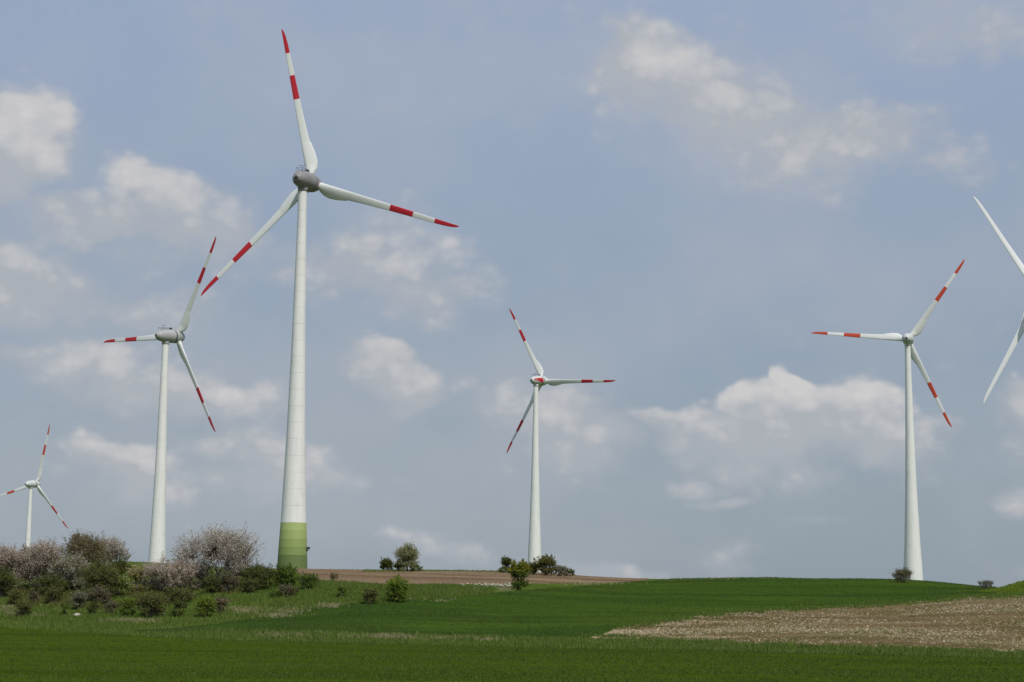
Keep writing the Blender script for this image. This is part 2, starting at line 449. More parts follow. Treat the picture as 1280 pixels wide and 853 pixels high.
_marchd = np.arange(20.0, 520.0, .25)
def hit(px, py):                   # where the sight line through a picture position meets the ground
    d = ray(px, py); d = d / d[1]
    P = CAM[None] + d[None] * _marchd[:, None]
    below = P[:, 2] <= zfun(P[:, 0], P[:, 1])
    if not below.any(): return None
    return P[int(np.argmax(below))]

# ------------------------------------------------------------------ the ground
xs = np.concatenate((-np.geomspace(6500, 205, 26), np.arange(-200, 200.1, 2.0), np.geomspace(205, 6500, 26)))
ys = np.concatenate((-np.geomspace(3000, 20, 16), np.arange(0, 100, 10.0), np.arange(100, 440, 2.0), np.geomspace(440, 9000, 40)))
gx, gy = np.meshgrid(xs, ys, indexing='ij')
gz = zfun(gx, gy)
mb = MB(); nx, ny = gx.shape
idx = np.arange(nx * ny).reshape(nx, ny)
f = np.stack((idx[:-1, :-1], idx[1:, :-1], idx[1:, 1:], idx[:-1, 1:]), -1).reshape(-1, 4)
mb.add(np.stack((gx, gy, gz), -1).reshape(-1, 3), None, f)
tag(mb.build('grass_ground', M['bank'], smooth=True), 'rough grass bank and open ground under the wind turbines', 'ground', kind='structure')

def curve_depths(pxs, pts, jit, rng):
    X = [p[0] for p in pts]; Y = [p[1] for p in pts]
    out = []
    for px in pxs:
        if px < X[0] or px > X[-1]:
            py = np.interp(px, X, Y)
        py = np.interp(px, X, Y)
        h = hit(px, py) if not isinstance(pts[0], str) else None
        out.append(h[1] if h is not None else 400.0)
    out = np.array(out)
    return out + (rng.random(len(out)) - .5) * jit
def depth_curve(pxs, pts):
    return np.interp(pxs, [p[0] for p in pts], [p[1] for p in pts])
FIELDS = {}
def strip(name, mat, x0, x1, lower, upper, nrow, off, label, step=6.0, jit=.6, lower_d=False, upper_d=False, seed=1):
    rng = np.random.default_rng(seed)
    pxs = np.arange(x0, x1 + .1, step)
    lo = depth_curve(pxs, lower) if lower_d else curve_depths(pxs, lower, jit, rng)
    up = depth_curve(pxs, upper) if upper_d else curve_depths(pxs, upper, jit, rng)
    up = np.maximum(up, lo + .05)
    t = (pxs - 640) / FPX
    s = np.linspace(0, 1, nrow)
    D = lo[:, None] * (1 - s) + up[:, None] * s
    X = t[:, None] * D * 1.0
    Z = zfun(X, D) + off
    Z[:, 0] -= off + .12; Z[:, -1] -= off + .12
    if not lower_d or True:
        Z[0, :] -= off + .12; Z[-1, :] -= off + .12
    m = MB(); n0, n1 = X.shape
    idx = np.arange(n0 * n1).reshape(n0, n1)
    f = np.stack((idx[:-1, :-1], idx[1:, :-1], idx[1:, 1:], idx[:-1, 1:]), -1).reshape(-1, 4)
    m.add(np.stack((X, D, Z), -1).reshape(-1, 3), None, f)
    o = m.build(name, mat, smooth=True)
    tag(o, label, 'field', kind='structure')
    FIELDS[name] = (t, lo, up)
    return o
B1L = [(-700, 775), (-200, 781), (0, 784), (100, 790), (200, 797), (320, 802), (480, 806), (640, 810), (880, 814), (960, 817), (1280, 825), (1480, 829), (2000, 835)]
strip('near_crop_field', M['near_field'], -640, 1900, [(-700, 30), (2000, 30)], B1L, 90, .10, 'smooth dark green crop field in front with faint wheel tracks', lower_d=True, step=8)
MIDL = [(180, 791), (250, 790.5), (320, 791), (480, 794), (560, 796), (640, 798), (745, 800)]
MIDU = [(180, 790), (200, 789), (260, 783), (320, 775), (350, 770), (420, 757.5), (500, 752), (560, 749), (620, 742.5), (660, 738), (720, 734), (745, 732)]
STU = [(745, 797), (770, 787), (815, 779.5), (862, 773), (890, 769), (943, 764.5), (1000, 762), (1110, 756), (1170, 751), (1210, 746.5), (1280, 745), (1480, 745)]
STL = [(730, 799), (752, 799), (880, 803), (960, 807), (1120, 812), (1280, 817), (1480, 821)]
_px = np.arange(180, 1246.1, 6.0); _rn = np.random.default_rng(3)
_mu = curve_depths(np.minimum(_px, 815), MIDU[:-1] + [(745, 731.3), (790, 727.8), (815, 726)], .6, _rn)
_mu = np.where(_px <= 815, _mu, np.interp(_px, [815, 830, 860, 1000, 1246], [_mu[_px <= 815][-1], 352, 374, 378, 340]))
_ml = curve_depths(_px, MIDL[:-1] + [(740, 797.5)] + STU, .6, _rn)
strip('green_crop_field', M['mid_field'], 180, 1246, list(zip(_px, _ml)), list(zip(_px, _mu)), 60, .09, 'bright green crop field rising over the hill in the middle', lower_d=True, upper_d=True)
strip('stony_field', M['stony'], 740, 1480, STL, [(735, 798.5), (752, 796), (768, 789.5)] + STU[1:], 50, .06, 'pale stony fallow field on the right', seed=4, jit=1.6)
BRL = [(372, 715), (385, 721), (405, 726.5), (445, 730), (480, 731.2), (570, 731), (640, 730.6), (700, 730), (740, 729.5), (790, 727.5), (815, 725.5)]
strip('ploughed_field', M['plough'], 374, 815, BRL, [(374, 395), (480, 420), (640, 425), (815, 385)], 60, .05, 'brown ploughed field along the crest behind the bushes', seed=5, upper_d=True)

# ------------------------------------------------------------------ tufts of grass and stones that nobody could count
def tufts(name, mat, pos, hgt, wid, blades, seed, label, lean=.5):
    rng = np.random.default_rng(seed)
    n = len(pos); k = blades
    P = np.repeat(pos, k, 0); H = np.repeat(hgt, k) * rng.uniform(.6, 1.15, n * k)
    a = rng.uniform(0, 2 * math.pi, n * k); w = np.repeat(wid, k) * rng.uniform(.7, 1.3, n * k)
    P = P + np.stack((rng.normal(0, 1, n * k) * w, rng.normal(0, 1, n * k) * w, np.full(n * k, -.03)), 1)
    side = np.stack((np.cos(a), np.sin(a), np.zeros(n * k)), 1)
    la = rng.uniform(0, 2 * math.pi, n * k); ll = rng.uniform(0, lean, n * k) * H
    tip = P + np.stack((np.cos(la) * ll, np.sin(la) * ll, H), 1)
    v = np.stack((P - side * w[:, None] * .5, P + side * w[:, None] * .5, tip), 1).reshape(-1, 3)
    m = MB(); m.add(v, np.arange(n * k * 3).reshape(-1, 3))
    return tag(m.build(name, mat), label, 'grass', kind='stuff')
def in_strip(fname, n, seed, d0=None, d1=None, px0=-30, px1=1310, power=1.0):
    rng = np.random.default_rng(seed)
    t, lo, up = FIELDS[fname]
    tt = rng.uniform(max(t[0], (px0 - 640) / FPX), min(t[-1], (px1 - 640) / FPX), n)
    l = np.interp(tt, t, lo); u = np.interp(tt, t, up)
    if d0 is not None: l = np.maximum(l, d0)
    if d1 is not None: u = np.minimum(u, d1)
    ok = u > l
    tt, l, u = tt[ok], l[ok], u[ok]
    d = l + (u - l) * rng.random(len(tt))**power
    x = tt * d
    return np.stack((x, d, zfun(x, d)), 1)
def between(lower, upper, n, seed, x0, x1):
    rng = np.random.default_rng(seed)
    pxs = np.arange(x0, x1 + .1, 10.0)
    lo = curve_depths(pxs, lower, 0, rng); up = curve_depths(pxs, upper, 0, rng)
    px = rng.uniform(x0, x1, n)
    l = np.interp(px, pxs, lo); u = np.interp(px, pxs, up)
    d = l + (u - l) * rng.random(n); x = (px - 640) / FPX * d
    return np.stack((x, d, zfun(x, d)), 1)
r_ = np.random.default_rng(77)
P = in_strip('near_crop_field', 75000, 11, d0=100, power=1.15)
keep = r_.random(len(P)) < np.clip(.35 + 1.1 * (vnoise(P[:, 0] / 14, P[:, 1] / 2.2) - .25), .05, 1)
keep &= ~(np.abs(np.abs(((P[:, 1] + .8 * P[:, 0] + 3.0) / 21) % 1 - .5) - 1 / 21) < .4 / 21)
P = P[keep]; P[:, 2] += .09
tufts('young_crop', LEAF['crop'], P, r_.uniform(.10, .22, len(P)), np.full(len(P), .09), 3, 12, 'short green blades of the young crop in the front field')
P = in_strip('green_crop_field', 60000, 13)
P = P[r_.random(len(P)) < np.clip(.3 + 1.2 * (vnoise(P[:, 0] / 9, P[:, 1] / 5) - .25), .05, 1)]; P[:, 2] += .08
tufts('spring_crop', LEAF['crop2'], P, r_.uniform(.10, .24, len(P)), np.full(len(P), .11), 3, 15, 'fresh green crop blades on the rising field')

# verge and bank grass
VERU = [(-30, 768), (150, 783), (320, 790), (480, 793), (640, 797), (745, 799), (880, 803), (960, 807), (1120, 812), (1310, 818)]
VERL = [(-30, 783), (0, 784), (100, 790), (200, 797), (320, 802), (480, 806), (640, 810), (880, 814), (960, 817), (1310, 826)]
P = between(VERL, VERU, 17000, 21, -30, 1310)
tufts('verge_grass', LEAF['verge'], P, r_.uniform(.2, .55, len(P)) * (.6 + .8 * vnoise(P[:, 0] / 5, P[:, 1] / 5)), np.full(len(P), .12), 4, 22, 'uneven grass verge between the crop fields')
BKU = [(-30, 735), (160, 725), (250, 728), (320, 723), (372, 722), (405, 727), (480, 732), (560, 732), (625, 735)]
BKL = [(-30, 770), (150, 785), (250, 784), (320, 775.5), (420, 758), (500, 752.5), (560, 749.5), (625, 742.5)]
P = between(BKL, BKU, 24000, 23, -30, 620)
tufts('bank_grass', LEAF['verge'], P, r_.uniform(.2, .6, len(P)) * (.5 + vnoise(P[:, 0] / 4, P[:, 1] / 4)), np.full(len(P), .13), 4, 24, 'rough green grass on the bushy bank')
# dry pale grass where the photograph shows it: picture x, y, half width, half height, how many
DRY = [(8, 764, 20, 6, 500), (30, 769, 25, 3, 160), (160, 777, 32, 2.2, 420), (310, 764, 22, 4, 330), (360, 765, 24, 5, 260), (410, 759, 24, 3, 200), (345, 771, 25, 2.5, 200), (60, 756, 30, 3, 200),
       (350, 796, 40, 2.4, 330), (480, 797.5, 26, 2.4, 420), (512, 799, 20, 2.2, 120), (560, 800, 35, 2, 260), (607, 801.5, 20, 1.6, 90), (420, 798, 40, 2.4, 160), (600, 738, 14, 3, 160), (630, 737, 14, 2.5, 140), (545, 752, 40, 3, 60),
       (740, 731, 60, 1.2, 160), (900, 725, 60, .8, 60), (1050, 723.3, 40, .5, 60)]
DRY = [(a, b, c, d, int(n * .55)) for a, b, c, d, n in DRY]
pp = []
for (cx, cy, rx, ry, n) in DRY:
    for _ in range(n):
        h = hit(cx + r_.normal(0, .5) * rx, cy + r_.normal(0, .5) * ry)
        if h is not None: pp.append(h)
P = np.array(pp); P[:, 2] = zfun(P[:, 0], P[:, 1])
tufts('dry_grass', LEAF['dry'], P, r_.uniform(.25, .6, len(P)), np.full(len(P), .13), 4, 26, 'pale dry grass clumps on the bank and verge')
P = between([(455, 716), (560, 715), (640, 716.5)], [(455, 713.6), (560, 713.2), (640, 714.5)], 900, 29, 458, 640)
tufts('crest_grass', LEAF['verge'], P, r_.uniform(.2, .5, len(P)), np.full(len(P), .2), 4, 30, 'thin line of grass along the crest of the ploughed field')
P = between([(20, 757), (150, 762), (330, 741)], [(20, 738), (150, 728), (330, 722)], 7000, 51, 10, 335)
P = P[vnoise(P[:, 0] / 3.5 + 9, P[:, 1] / 3.5) > .45]
tufts('undergrowth', LEAF['olive'], P, r_.uniform(.35, 1.0, len(P)), np.full(len(P), .2), 5, 52, 'tangled low undergrowth between the bushes on the bank', lean=.9)
# ragged weedy seams between the fields and along the hilltop
pp = []
for _ in range(260):
    px = r_.uniform(715, 800); h = hit(px, 796.5 + r_.normal(0, 1.6))
    if h is not None: pp.append(h)
for _ in range(3800):
    px = r_.uniform(800, 1290); h = hit(px, np.interp(px, [q[0] for q in STU], [q[1] for q in STU]) + r_.normal(.5, 1.6))
    if h is not None: pp.append(h)
for _ in range(900):
    px = r_.uniform(800, 1290); h = hit(px, np.interp(px, [q[0] for q in STL], [q[1] for q in STL]) + r_.normal(-.6, 1.3))
    if h is not None: pp.append(h)
P = np.array(pp); P[:, 2] = zfun(P[:, 0], P[:, 1]) + .05; P = P[vnoise(P[:, 0] / 2.5, P[:, 1] / 2.5) > .38]
tufts('field_edge_weeds', LEAF['verge'], P, r_.uniform(.15, .5, len(P)), np.full(len(P), .13), 4, 53, 'ragged weeds along the edges of the stony field')
pp = []
for px in r_.uniform(830, 1235, 700):
    for d in (r_.uniform(338, 352),):
        x = (px - 640) / FPX * d; pp.append((x, d, float(zfun(x, d)) + .06))
P = np.array(pp)
tufts('hilltop_grass', LEAF['dry'], P[::3], r_.uniform(.1, .32, len(P[::3])), np.full(len(P[::3]), .14), 3, 54, 'sparse dry grass on the skyline of the crop field')
# hilltop edge and mound
P = np.concatenate((between([(1225, 737), (1310, 746)], [(1225, 732.5), (1310, 731)], 500, 31, 1225, 1310),))
rr = r_.random(9000); aa = r_.uniform(0, 2 * math.pi, 9000)
Q = np.stack((MOUND[0] + np.sqrt(rr) * np.cos(aa) * 12, MOUND[1] + np.sqrt(rr) * np.sin(aa) * 9, np.zeros(9000)), 1)
Q[:, 2] = zfun(Q[:, 0], Q[:, 1])
tufts('mound_grass', LEAF['bright'], Q[:6500], r_.uniform(.2, .45, 6500), np.full(6500, .16), 3, 32, 'bright green growth on the low mound at the right edge')
tufts('mound_flowers', LEAF['rape'], Q[6500:6900], r_.uniform(.25, .5, 400), np.full(400, .16), 3, 33, 'yellow flowers dotted over the low mound at the right edge')

# ---- stones
def stones(name, mat, pos, size, seed, label, cat='stones', group=None, kind='stuff', flat=.65):
    rng = np.random.default_rng(seed)
    o8 = np.array(((1, 0, 0), (-1, 0, 0), (0, 1, 0), (0, -1, 0), (0, 0, 1), (0, 0, -1)), float)
    f8 = np.array(((0, 2, 4), (2, 1, 4), (1, 3, 4), (3, 0, 4), (2, 0, 5), (1, 2, 5), (3, 1, 5), (0, 3, 5)))
    n = len(pos)
    a = rng.uniform(0, 2 * math.pi, n)
    s = size[:, None, None] * rng.uniform(.6, 1.35, (n, 6, 1))
    v = np.broadcast_to(o8, (n, 6, 3)) * s
    v = np.stack((v[..., 0] * np.cos(a)[:, None] - v[..., 1] * np.sin(a)[:, None], v[..., 0] * np.sin(a)[:, None] + v[..., 1] * np.cos(a)[:, None], v[..., 2] * flat), -1)
    v = v + rng.normal(0, .12, v.shape) * size[:, None, None] + pos[:, None, :]
    f = f8[None] + (np.arange(n) * 6)[:, None, None]
    m = MB(); m.add(v.reshape(-1, 3), f.reshape(-1, 3))
    return tag(m.build(name, mat), label, cat, group, kind)
P = in_strip('stony_field', 105000, 41, px1=1480)
den = vnoise(P[:, 0] / 16 + 3, P[:, 1] / 7) * .6 + vnoise(P[:, 0] / 5, P[:, 1] / 3) * .4
P = P[r_.random(len(P)) < np.clip((den - .30) * 1.7, .05, .8)]; P[:, 2] += .07
sz = r_.gamma(2.0, .024, len(P)) + .02
stones('field_stones', M['stones'], P, np.minimum(sz, .19), 42, 'pale stones strewn thickly over the fallow field')
P = in_strip('stony_field', 700, 43, px0=760, px1=1000, power=3.0)
P[:, 2] += .08
stones('edge_stones', M['stones'], P, r_.uniform(.05, .13, len(P)), 44, 'larger pale stones along the front tip of the fallow field')
P = in_strip('stony_field', 14000, 45, px1=1480); P[:, 2] += .06
P = P[vnoise(P[:, 0] / 7 + 60, P[:, 1] / 4) > .5]
tufts('stubble_weeds', LEAF['olive'], P, r_.uniform(.10, .28, len(P)), np.full(len(P), .1), 3, 46, 'low weeds growing between the stones of the fallow field')
pp = []
for _ in range(120):
    h = hit(r_.uniform(575, 642) if r_.random() < .4 else r_.uniform(600, 645), 732.8 + r_.normal(0, .9))
    if h is not None: pp.append(h)
P = np.array(pp); P[:, 2] = zfun(P[:, 0], P[:, 1]) + .08 + r_.random(len(P)) * .25
stones('stone_heap', M['white_stone'], P, r_.uniform(.10, .26, len(P)), 47, 'long low heap of pale stones at the edge of the ploughed field')
P = in_strip('ploughed_field', 16000, 48, px0=370, px1=820, d1=390); P[:, 2] += .05
stones('soil_clods', M['plough'], P, r_.uniform(.05, .17, len(P)), 49, 'clods of turned brown soil on the ploughed field')

def boulder(px, py, w, label, seed):
    h = hit(px, py); h[2] = zfun(h[0], h[1]); rng = np.random.default_rng(seed)
    s = w / FPX * h[1] / 2
    m = MB(); n, k = 14, 8
    v = []
    for i in range(k):
        ph = -math.pi / 2 + math.pi * (i + .02) / (k - .96)
        for j in range(n):
            th = 2 * math.pi * j / n
            rr = 1 + .22 * math.sin(3 * th + seed) * math.cos(ph) + .12 * rng.normal()
            v.append((s * rr * math.cos(ph) * math.cos(th), s * .7 * rr * math.cos(ph) * math.sin(th), s * .55 * math.sin(ph) + s * .3))
    f = [(i * n + j, i * n + (j + 1) % n, (i + 1) * n + (j + 1) % n, (i + 1) * n + j) for i in range(k - 1) for j in range(n)]
    m.add(v, [(j, 0, j + 1) for j in range(1, n - 1)] + [((k - 1) * n, (k - 1) * n + j, (k - 1) * n + j + 1) for j in range(1, n - 1)], f)
    o = m.build('boulder', M['white_stone'], smooth=True); o.location = h
    tag(o, label, 'boulder', 'pale boulders lying in the grass')
boulder(96.5, 770.5, 8.5, 'white flat boulder lying in the grass of the bank, largest and leftmost', 2)
boulder(204, 769.5, 6, 'pale small boulder at the foot of a dark olive bush on the bank', 5)
boulder(359, 740, 5.5, 'small dull boulder below the round green bush at the striped tower', 7)
boulder(750.5, 796.5, 3.6, 'white stone at the very tip of the fallow field, left of its pair', 8)
boulder(768, 796, 3.0, 'white stone at the tip of the fallow field, right of its pair', 9)

# ------------------------------------------------------------------ bushes and trees
def shrub(name, cat, label, x0, x1, top, base, depth, leaf, group, seed, blossom=None, style='round', dens=1.0, trunk=False, leafsize=.17, blossom_share=.7, top_leaf=None):
    rng = np.random.default_rng(seed)
    cx = (x0 + x1) / 2
    t = (cx - 640.0) / FPX
    p = at(cx, base, depth)
    hp = hit(cx, base)
    if hp is not None and abs(hp[1] - depth) < 45: p = hp; depth = float(hp[1])
    z0 = float(zfun(p[0], p[1]))
    W = (x1 - x0) / FPX * depth * 1.14; H = at(cx, top, depth)[2] - z0
    H = max(H, .5)
    root = thing(name, (p[0], p[1], z0 - .05), label, cat, group)
    wood = MB()
    nl = {'round': 15, 'spread': 22, 'upright': 14, 'airy': 24, 'narrow': 9, 'cone': 16}[style]
    nl = max(6, int(nl * (1 if W > 3 else .7)))
    lumps = []
    low = .14 if trunk else .08
    m0 = min(W, H * 1.3)
    for i in range(nl):
        u = (i + .5) / nl; th = i * 2.399963 + rng.normal(0, .35)
        zz = 1 - 1.12 * u + rng.normal(0, .06)                      # from the crown's top down past its waist
        rr = math.sqrt(max(0, 1 - zz * zz)) if zz > 0 else 1 - .35 * zz * zz
        f = rng.uniform(.72, 1.02) if i % 4 else rng.uniform(.15, .5)
        r = rng.uniform(.19, .29) * m0 * (1 if style != 'airy' else .85)
        if style == 'cone': rr = min(rr, max(.12, .95 - .85 * max(zz, 0)))
        if style == 'upright' : rr *= .85
        hc = H * (low + (1 - low) * .42)
        up_ = (H - r * .9) - hc; dn = hc - low * H
        c = np.array((math.cos(th) * rr * f * (W / 2 - r * .75), math.sin(th) * rr * f * (W / 2 - r * .75) * .85,
                      hc + zz * (up_ if zz > 0 else dn) * (f if zz > 0 else 1)))
        lumps.append((c, r))
    # a few fill the lower skirt so that bushes stand on the ground
    if True:
        for i in range(max(3, nl // 3)):
            a = rng.uniform(0, 2 * math.pi); r = rng.uniform(.15, .24) * min(W, H * 1.3)
            lumps.append((np.array((math.cos(a) * (W / 2 - r) * .8, math.sin(a) * (W / 2 - r) * .7, r * .75 + .05 * H)), r))
    stems = 1 if trunk else rng.integers(3, 6)
    bases = [np.array((rng.normal(0, .04) * W * (not trunk), rng.normal(0, .04) * W * (not trunk), 0)) for _ in range(stems)]
    fork = None
    r0 = max(.035, .018 * H) * (1.9 if trunk else 1.0)
    if trunk:
        fork = np.array((rng.normal(0, .02) * W, rng.normal(0, .02) * W, H * .28))
        tube(wood, [bases[0], fork * (.5, .5, .55) + (rng.normal(0, .01) * W, 0, 0), fork], [r0 * 1.5, r0 * 1.1, r0], 7)
    tips, dirs = [], []
    for (c, r) in lumps:
        b = fork if trunk else bases[rng.integers(len(bases))]
        mid = b * .45 + c * .55 + np.array((rng.normal(0, .05) * W, rng.normal(0, .05) * W, .04 * H))
        q1 = b * .75 + mid * .25 + np.array((0, 0, .05 * H))
        tube(wood, [b, q1, mid, c], [r0 * .8, r0 * .62, r0 * .45, r0 * .25], 4)
        k = int(10 + 6 * r)
        k = int(k * (1.5 if style in ('airy', 'upright') else 1.0))
        for _ in range(k):
            d = rng.normal(0, 1, 3); d /= np.linalg.norm(d)
            d[2] = abs(d[2]) * .8 + .15 if rng.random() < .7 else d[2]
            if style in ('airy', 'upright'): d[2] += .35
            d /= np.linalg.norm(d)
            L = r * rng.uniform(.65, 1.15) * (1.2 if style in ('airy', 'upright') else 1.0)
            if style == 'cone': L *= .95
            e = c + d * L + np.array((0, 0, .08 * L))
            if e[2] < .08: e[2] = .08
            m_ = c * .5 + e * .5 + rng.normal(0, .06, 3) * r
            tube(wood, [c, m_, e], [r0 * .25, max(.014, r0 * .16), .010], 3, cap=False)
            tips.append((c, m_, e, L))
    for _ in range({'airy': 46, 'upright': 34, 'spread': 14, 'cone': 10}.get(style, 8)):
        c, r = lumps[rng.integers(0, nl)]
        if c[2] < .35 * H: continue
        d = np.array((c[0] / W * 1.5, c[1] / W * 1.2, .55 + .5 * rng.random())) + rng.normal(0, .28, 3); d /= np.linalg.norm(d)
        L_ = r * rng.uniform(1.2, 1.75); e = c + d * L_; m_ = c + d * L_ * .5 + rng.normal(0, .05, 3) * r
        tube(wood, [c, m_, e], [r0 * .25, max(.018, r0 * .15), .012], 3, cap=False)
        tips += [(c, m_, e, L_ * .35)] * 2
    wo = wood.build('trunk' if trunk else 'stems', M['bark_grey'] if (blossom or style == 'airy') else M['bark'], root)
    # leaves along the twigs
    area = W * H
    n = int(np.clip(area * 290 * dens, 700, 34000))
    C = np.array([a[0] for a in tips]); Md = np.array([a[1] for a in tips]); E = np.array([a[2] for a in tips]); L = np.array([a[3] for a in tips])
    def cloud(n, size, jit, lo, hi, zmin=0):
        i = rng.integers(0, len(tips), n); s = rng.uniform(lo, hi, n)**.75
        pnt = ((1 - s)**2)[:, None] * C[i] + (2 * s * (1 - s))[:, None] * Md[i] + (s * s)[:, None] * E[i]
        pnt = pnt + rng.normal(0, 1, (n, 3)) * (jit * L[i])[:, None]
        pnt[:, 2] = np.maximum(pnt[:, 2], .05)
        if zmin: pnt = pnt[pnt[:, 2] > zmin * H]; n = len(pnt)
        u = rng.normal(0, 1, (n, 3)); u /= np.linalg.norm(u, axis=1)[:, None]
        w = np.cross(u, rng.normal(0, 1, (n, 3))); w /= np.linalg.norm(w, axis=1)[:, None]
        sz = size * rng.uniform(.55, 1.3, n)[:, None]
        v = np.stack((pnt - u * sz * .6, pnt + w * sz * .36, pnt + u * sz * .6, pnt - w * sz * .36), 1).reshape(-1, 3)
        m = MB(); m.add(v, None, np.arange(n * 4).reshape(-1, 4)); return m
    if blossom:
        cloud(int(n * (1 - blossom_share)), leafsize, .13, .2, 1.05).build('crown', LEAF[leaf], root)
        cloud(int(n * blossom_share * 1.35), leafsize * .76, .10, .3, 1.12).build('blossom', LEAF[blossom], root)
    else:
        cloud(n, leafsize, .13, .25, 1.08).build('crown', LEAF[leaf], root)
    if top_leaf: cloud(n, leafsize, .14, .5, 1.14, .62).build('young_shoots', LEAF[top_leaf], root)
    return root

GB = 'bushes on the grassy bank'
GT = 'blossoming trees on the bank'
def S(*a, **k): shrub('bush', 'bush', *a, **k)
def T(*a, **k): shrub('blossom_tree', 'tree', *a, **k)
# blossoming trees and thickets on the left
T('large rounded tree full of greyish white blossom right of the second tower', 222, 324, 662, 737, 268, 'brown', GT, 101, blossom='blossom', style='airy', dens=1.25, blossom_share=.7)
T('low spreading thicket of pinkish blossom at the foot of the second tower', 166, 248, 699, 741, 262, 'brown', GT, 102, blossom='blossom_pink', style='spread', dens=1.2)
T('pale airy blossom tree on the right end of the left thicket', 112, 160, 669, 724, 284, 'grey', GT, 103, blossom='blossom', style='airy', dens=1.0)
T('tall brown leaved tree topping the left thicket', 74, 132, 667, 735, 276, 'brown', GT, 104, style='upright', dens=1.15)
T('broad pinkish blossom tree before the farthest left turbine', 18, 84, 679, 738, 270, 'brown', GT, 105, blossom='blossom_pink', style='airy', dens=1.3)
T('pinkish brown blossom tree cut by the left picture edge', -34, 32, 682, 742, 272, 'brown', GT, 106, blossom='blossom_pink', style='airy', dens=1.3)
T('white flecked blossom bush in front of the brown leaved tree', 62, 112, 692, 741, 262, 'olive', GT, 107, blossom='blossom', style='airy', dens=1.15, blossom_share=.4)
T('thin young tree with grey twigs standing highest in the left thicket', 84, 104, 661, 735, 280, 'grey', GT, 108, style='upright', dens=.55, leafsize=.14)
S('dark evergreen bush peeping out at the foot of the farthest turbine', 20, 42, 680, 722, 290, 'dark', GB, 109)
T('low lichen pale blossom bush beside the big rounded blossom tree', 206, 236, 694, 738, 260, 'brown', GT, 139, blossom='blossom', style='spread', dens=1.1, blossom_share=.7)
# green and brown bushes on the bank
S('dark green bush at the left picture edge under pink blossom', -18, 22, 712, 748, 262, 'dark', GB, 110)
S('dark bush in shade under the broad pinkish blossom tree', 34, 92, 718, 745, 260, 'dark', GB, 111, style='spread')
S('large olive bush between the brown leaved tree and the yellow green bush', 98, 146, 700, 752, 262, 'olive', GB, 112, style='spread', dens=1.2)
S('dark green bush below the pale airy blossom tree', 134, 166, 697, 734, 274, 'dark', GB, 113)
S('yellow green bush with whitish flowers left of the pink thicket', 130, 168, 715, 748, 256, 'bright', GB, 114, blossom='blossom', blossom_share=.10)
S('olive yellow bush just left of the second tower foot', 156, 182, 704, 742, 266, 'yellow', GB, 115, blossom='blossom_pink', blossom_share=.3, dens=.9)
S('low olive brown bush standing alone by the dry slope at left', 18, 41, 749, 772, 247, 'olive', GB, 116)
S('small brown bush above the dry slope at left', 34, 50, 737, 756, 256, 'purple', GB, 117)
S('small green bush under the pink blossoms near the left edge', 8, 30, 736, 757, 258, 'olive', GB, 118)
S('wide dull olive bush below the shaded dark bush', 54, 80, 731, 756, 254, 'olive', GB, 119)
S('tiny green bush between the lone brown bush and the grey bush', 75, 87, 752, 769, 246, 'green', GB, 120, style='narrow')
S('grey olive bush with bare twigs low on the bank', 85, 110, 737, 762, 248, 'grey', GB, 121)
S('small dark green bush right of the grey olive bush', 108, 126, 751, 768, 245, 'dark', GB, 122)
S('purplish brown bush behind the small dark bush', 108, 138, 733, 758, 253, 'purple', GB, 123, style='spread')
S('light green young bush left of the wide dark olive bush', 147, 172, 743, 771, 243, 'bright', GB, 124, dens=.9)
S('wide dark olive bush with a pale boulder at its foot', 166, 210, 739, 772, 243, 'olive', GB, 125, style='spread', dens=1.2)
S('low brown twiggy bush between two green bushes', 130, 150, 750, 768, 246, 'purple', GB, 126, dens=.7)
S('narrow dark green bush right of the wide olive bush', 213, 232, 747, 772, 242, 'dark', GB, 127, style='narrow', dens=1.2)
S('bright green bush touching a reddish brown bush', 243, 271, 744, 772, 240, 'bright', GB, 128, dens=1.2)
S('reddish brown bush against the right side of a bright green one', 264, 286, 745, 766, 242, 'brown', GB, 129, dens=1.2)
S('olive bush above the wide dark olive bush', 200, 242, 732, 754, 252, 'olive', GB, 130, style='spread')
S('dark green bush in front of the large blossom tree', 251, 278, 719, 743, 256, 'dark', GB, 131)
S('brownish bush beside the dark bush under the large blossom tree', 272, 298, 714, 742, 258, 'purple', GB, 132)
S('broad dark green bush right of the large blossom tree', 296, 344, 704, 738, 264, 'dark', GB, 133, style='spread', dens=1.2)
S('small dark bush low in front of the broad dark green bush', 300, 325, 722, 742, 258, 'dark', GB, 134)
S('round green bush right under the green banded tower', 341, 373, 705, 735, 266, 'green', GB, 135, dens=1.3)
S('yellowish green bush right of the round one under the banded tower', 371, 401, 716, 737, 266, 'green', GB, 136, style='spread')
S('brown twiggy bush in front of the round green bush', 346, 368, 729, 747, 258, 'purple', GB, 137, dens=.8)
S('little dark bush on the grass below the banded tower', 359, 376, 733, 746, 256, 'olive', GB, 138)
S('tiny brown bush standing in the ploughed field', 410, 423, 715, 728, 290, 'brown', GB, 140, style='narrow')
S('tiny green bush on the grass below the ploughed field', 421, 433, 731, 747, 256, 'green', GB, 141, style='narrow', dens=.8)
S('dark olive bush left of the bright cone shaped bush', 453, 474, 734, 756, 246, 'olive', GB, 142, dens=1.3)
S('bright green cone shaped bush at the edge of the crop', 478, 512, 719, 754, 246, 'bright', GB, 143, style='round', dens=1.5)
S('small green clump in the grass under the big round bushes', 335, 352, 738, 748, 254, 'green', GB, 144, dens=.7)
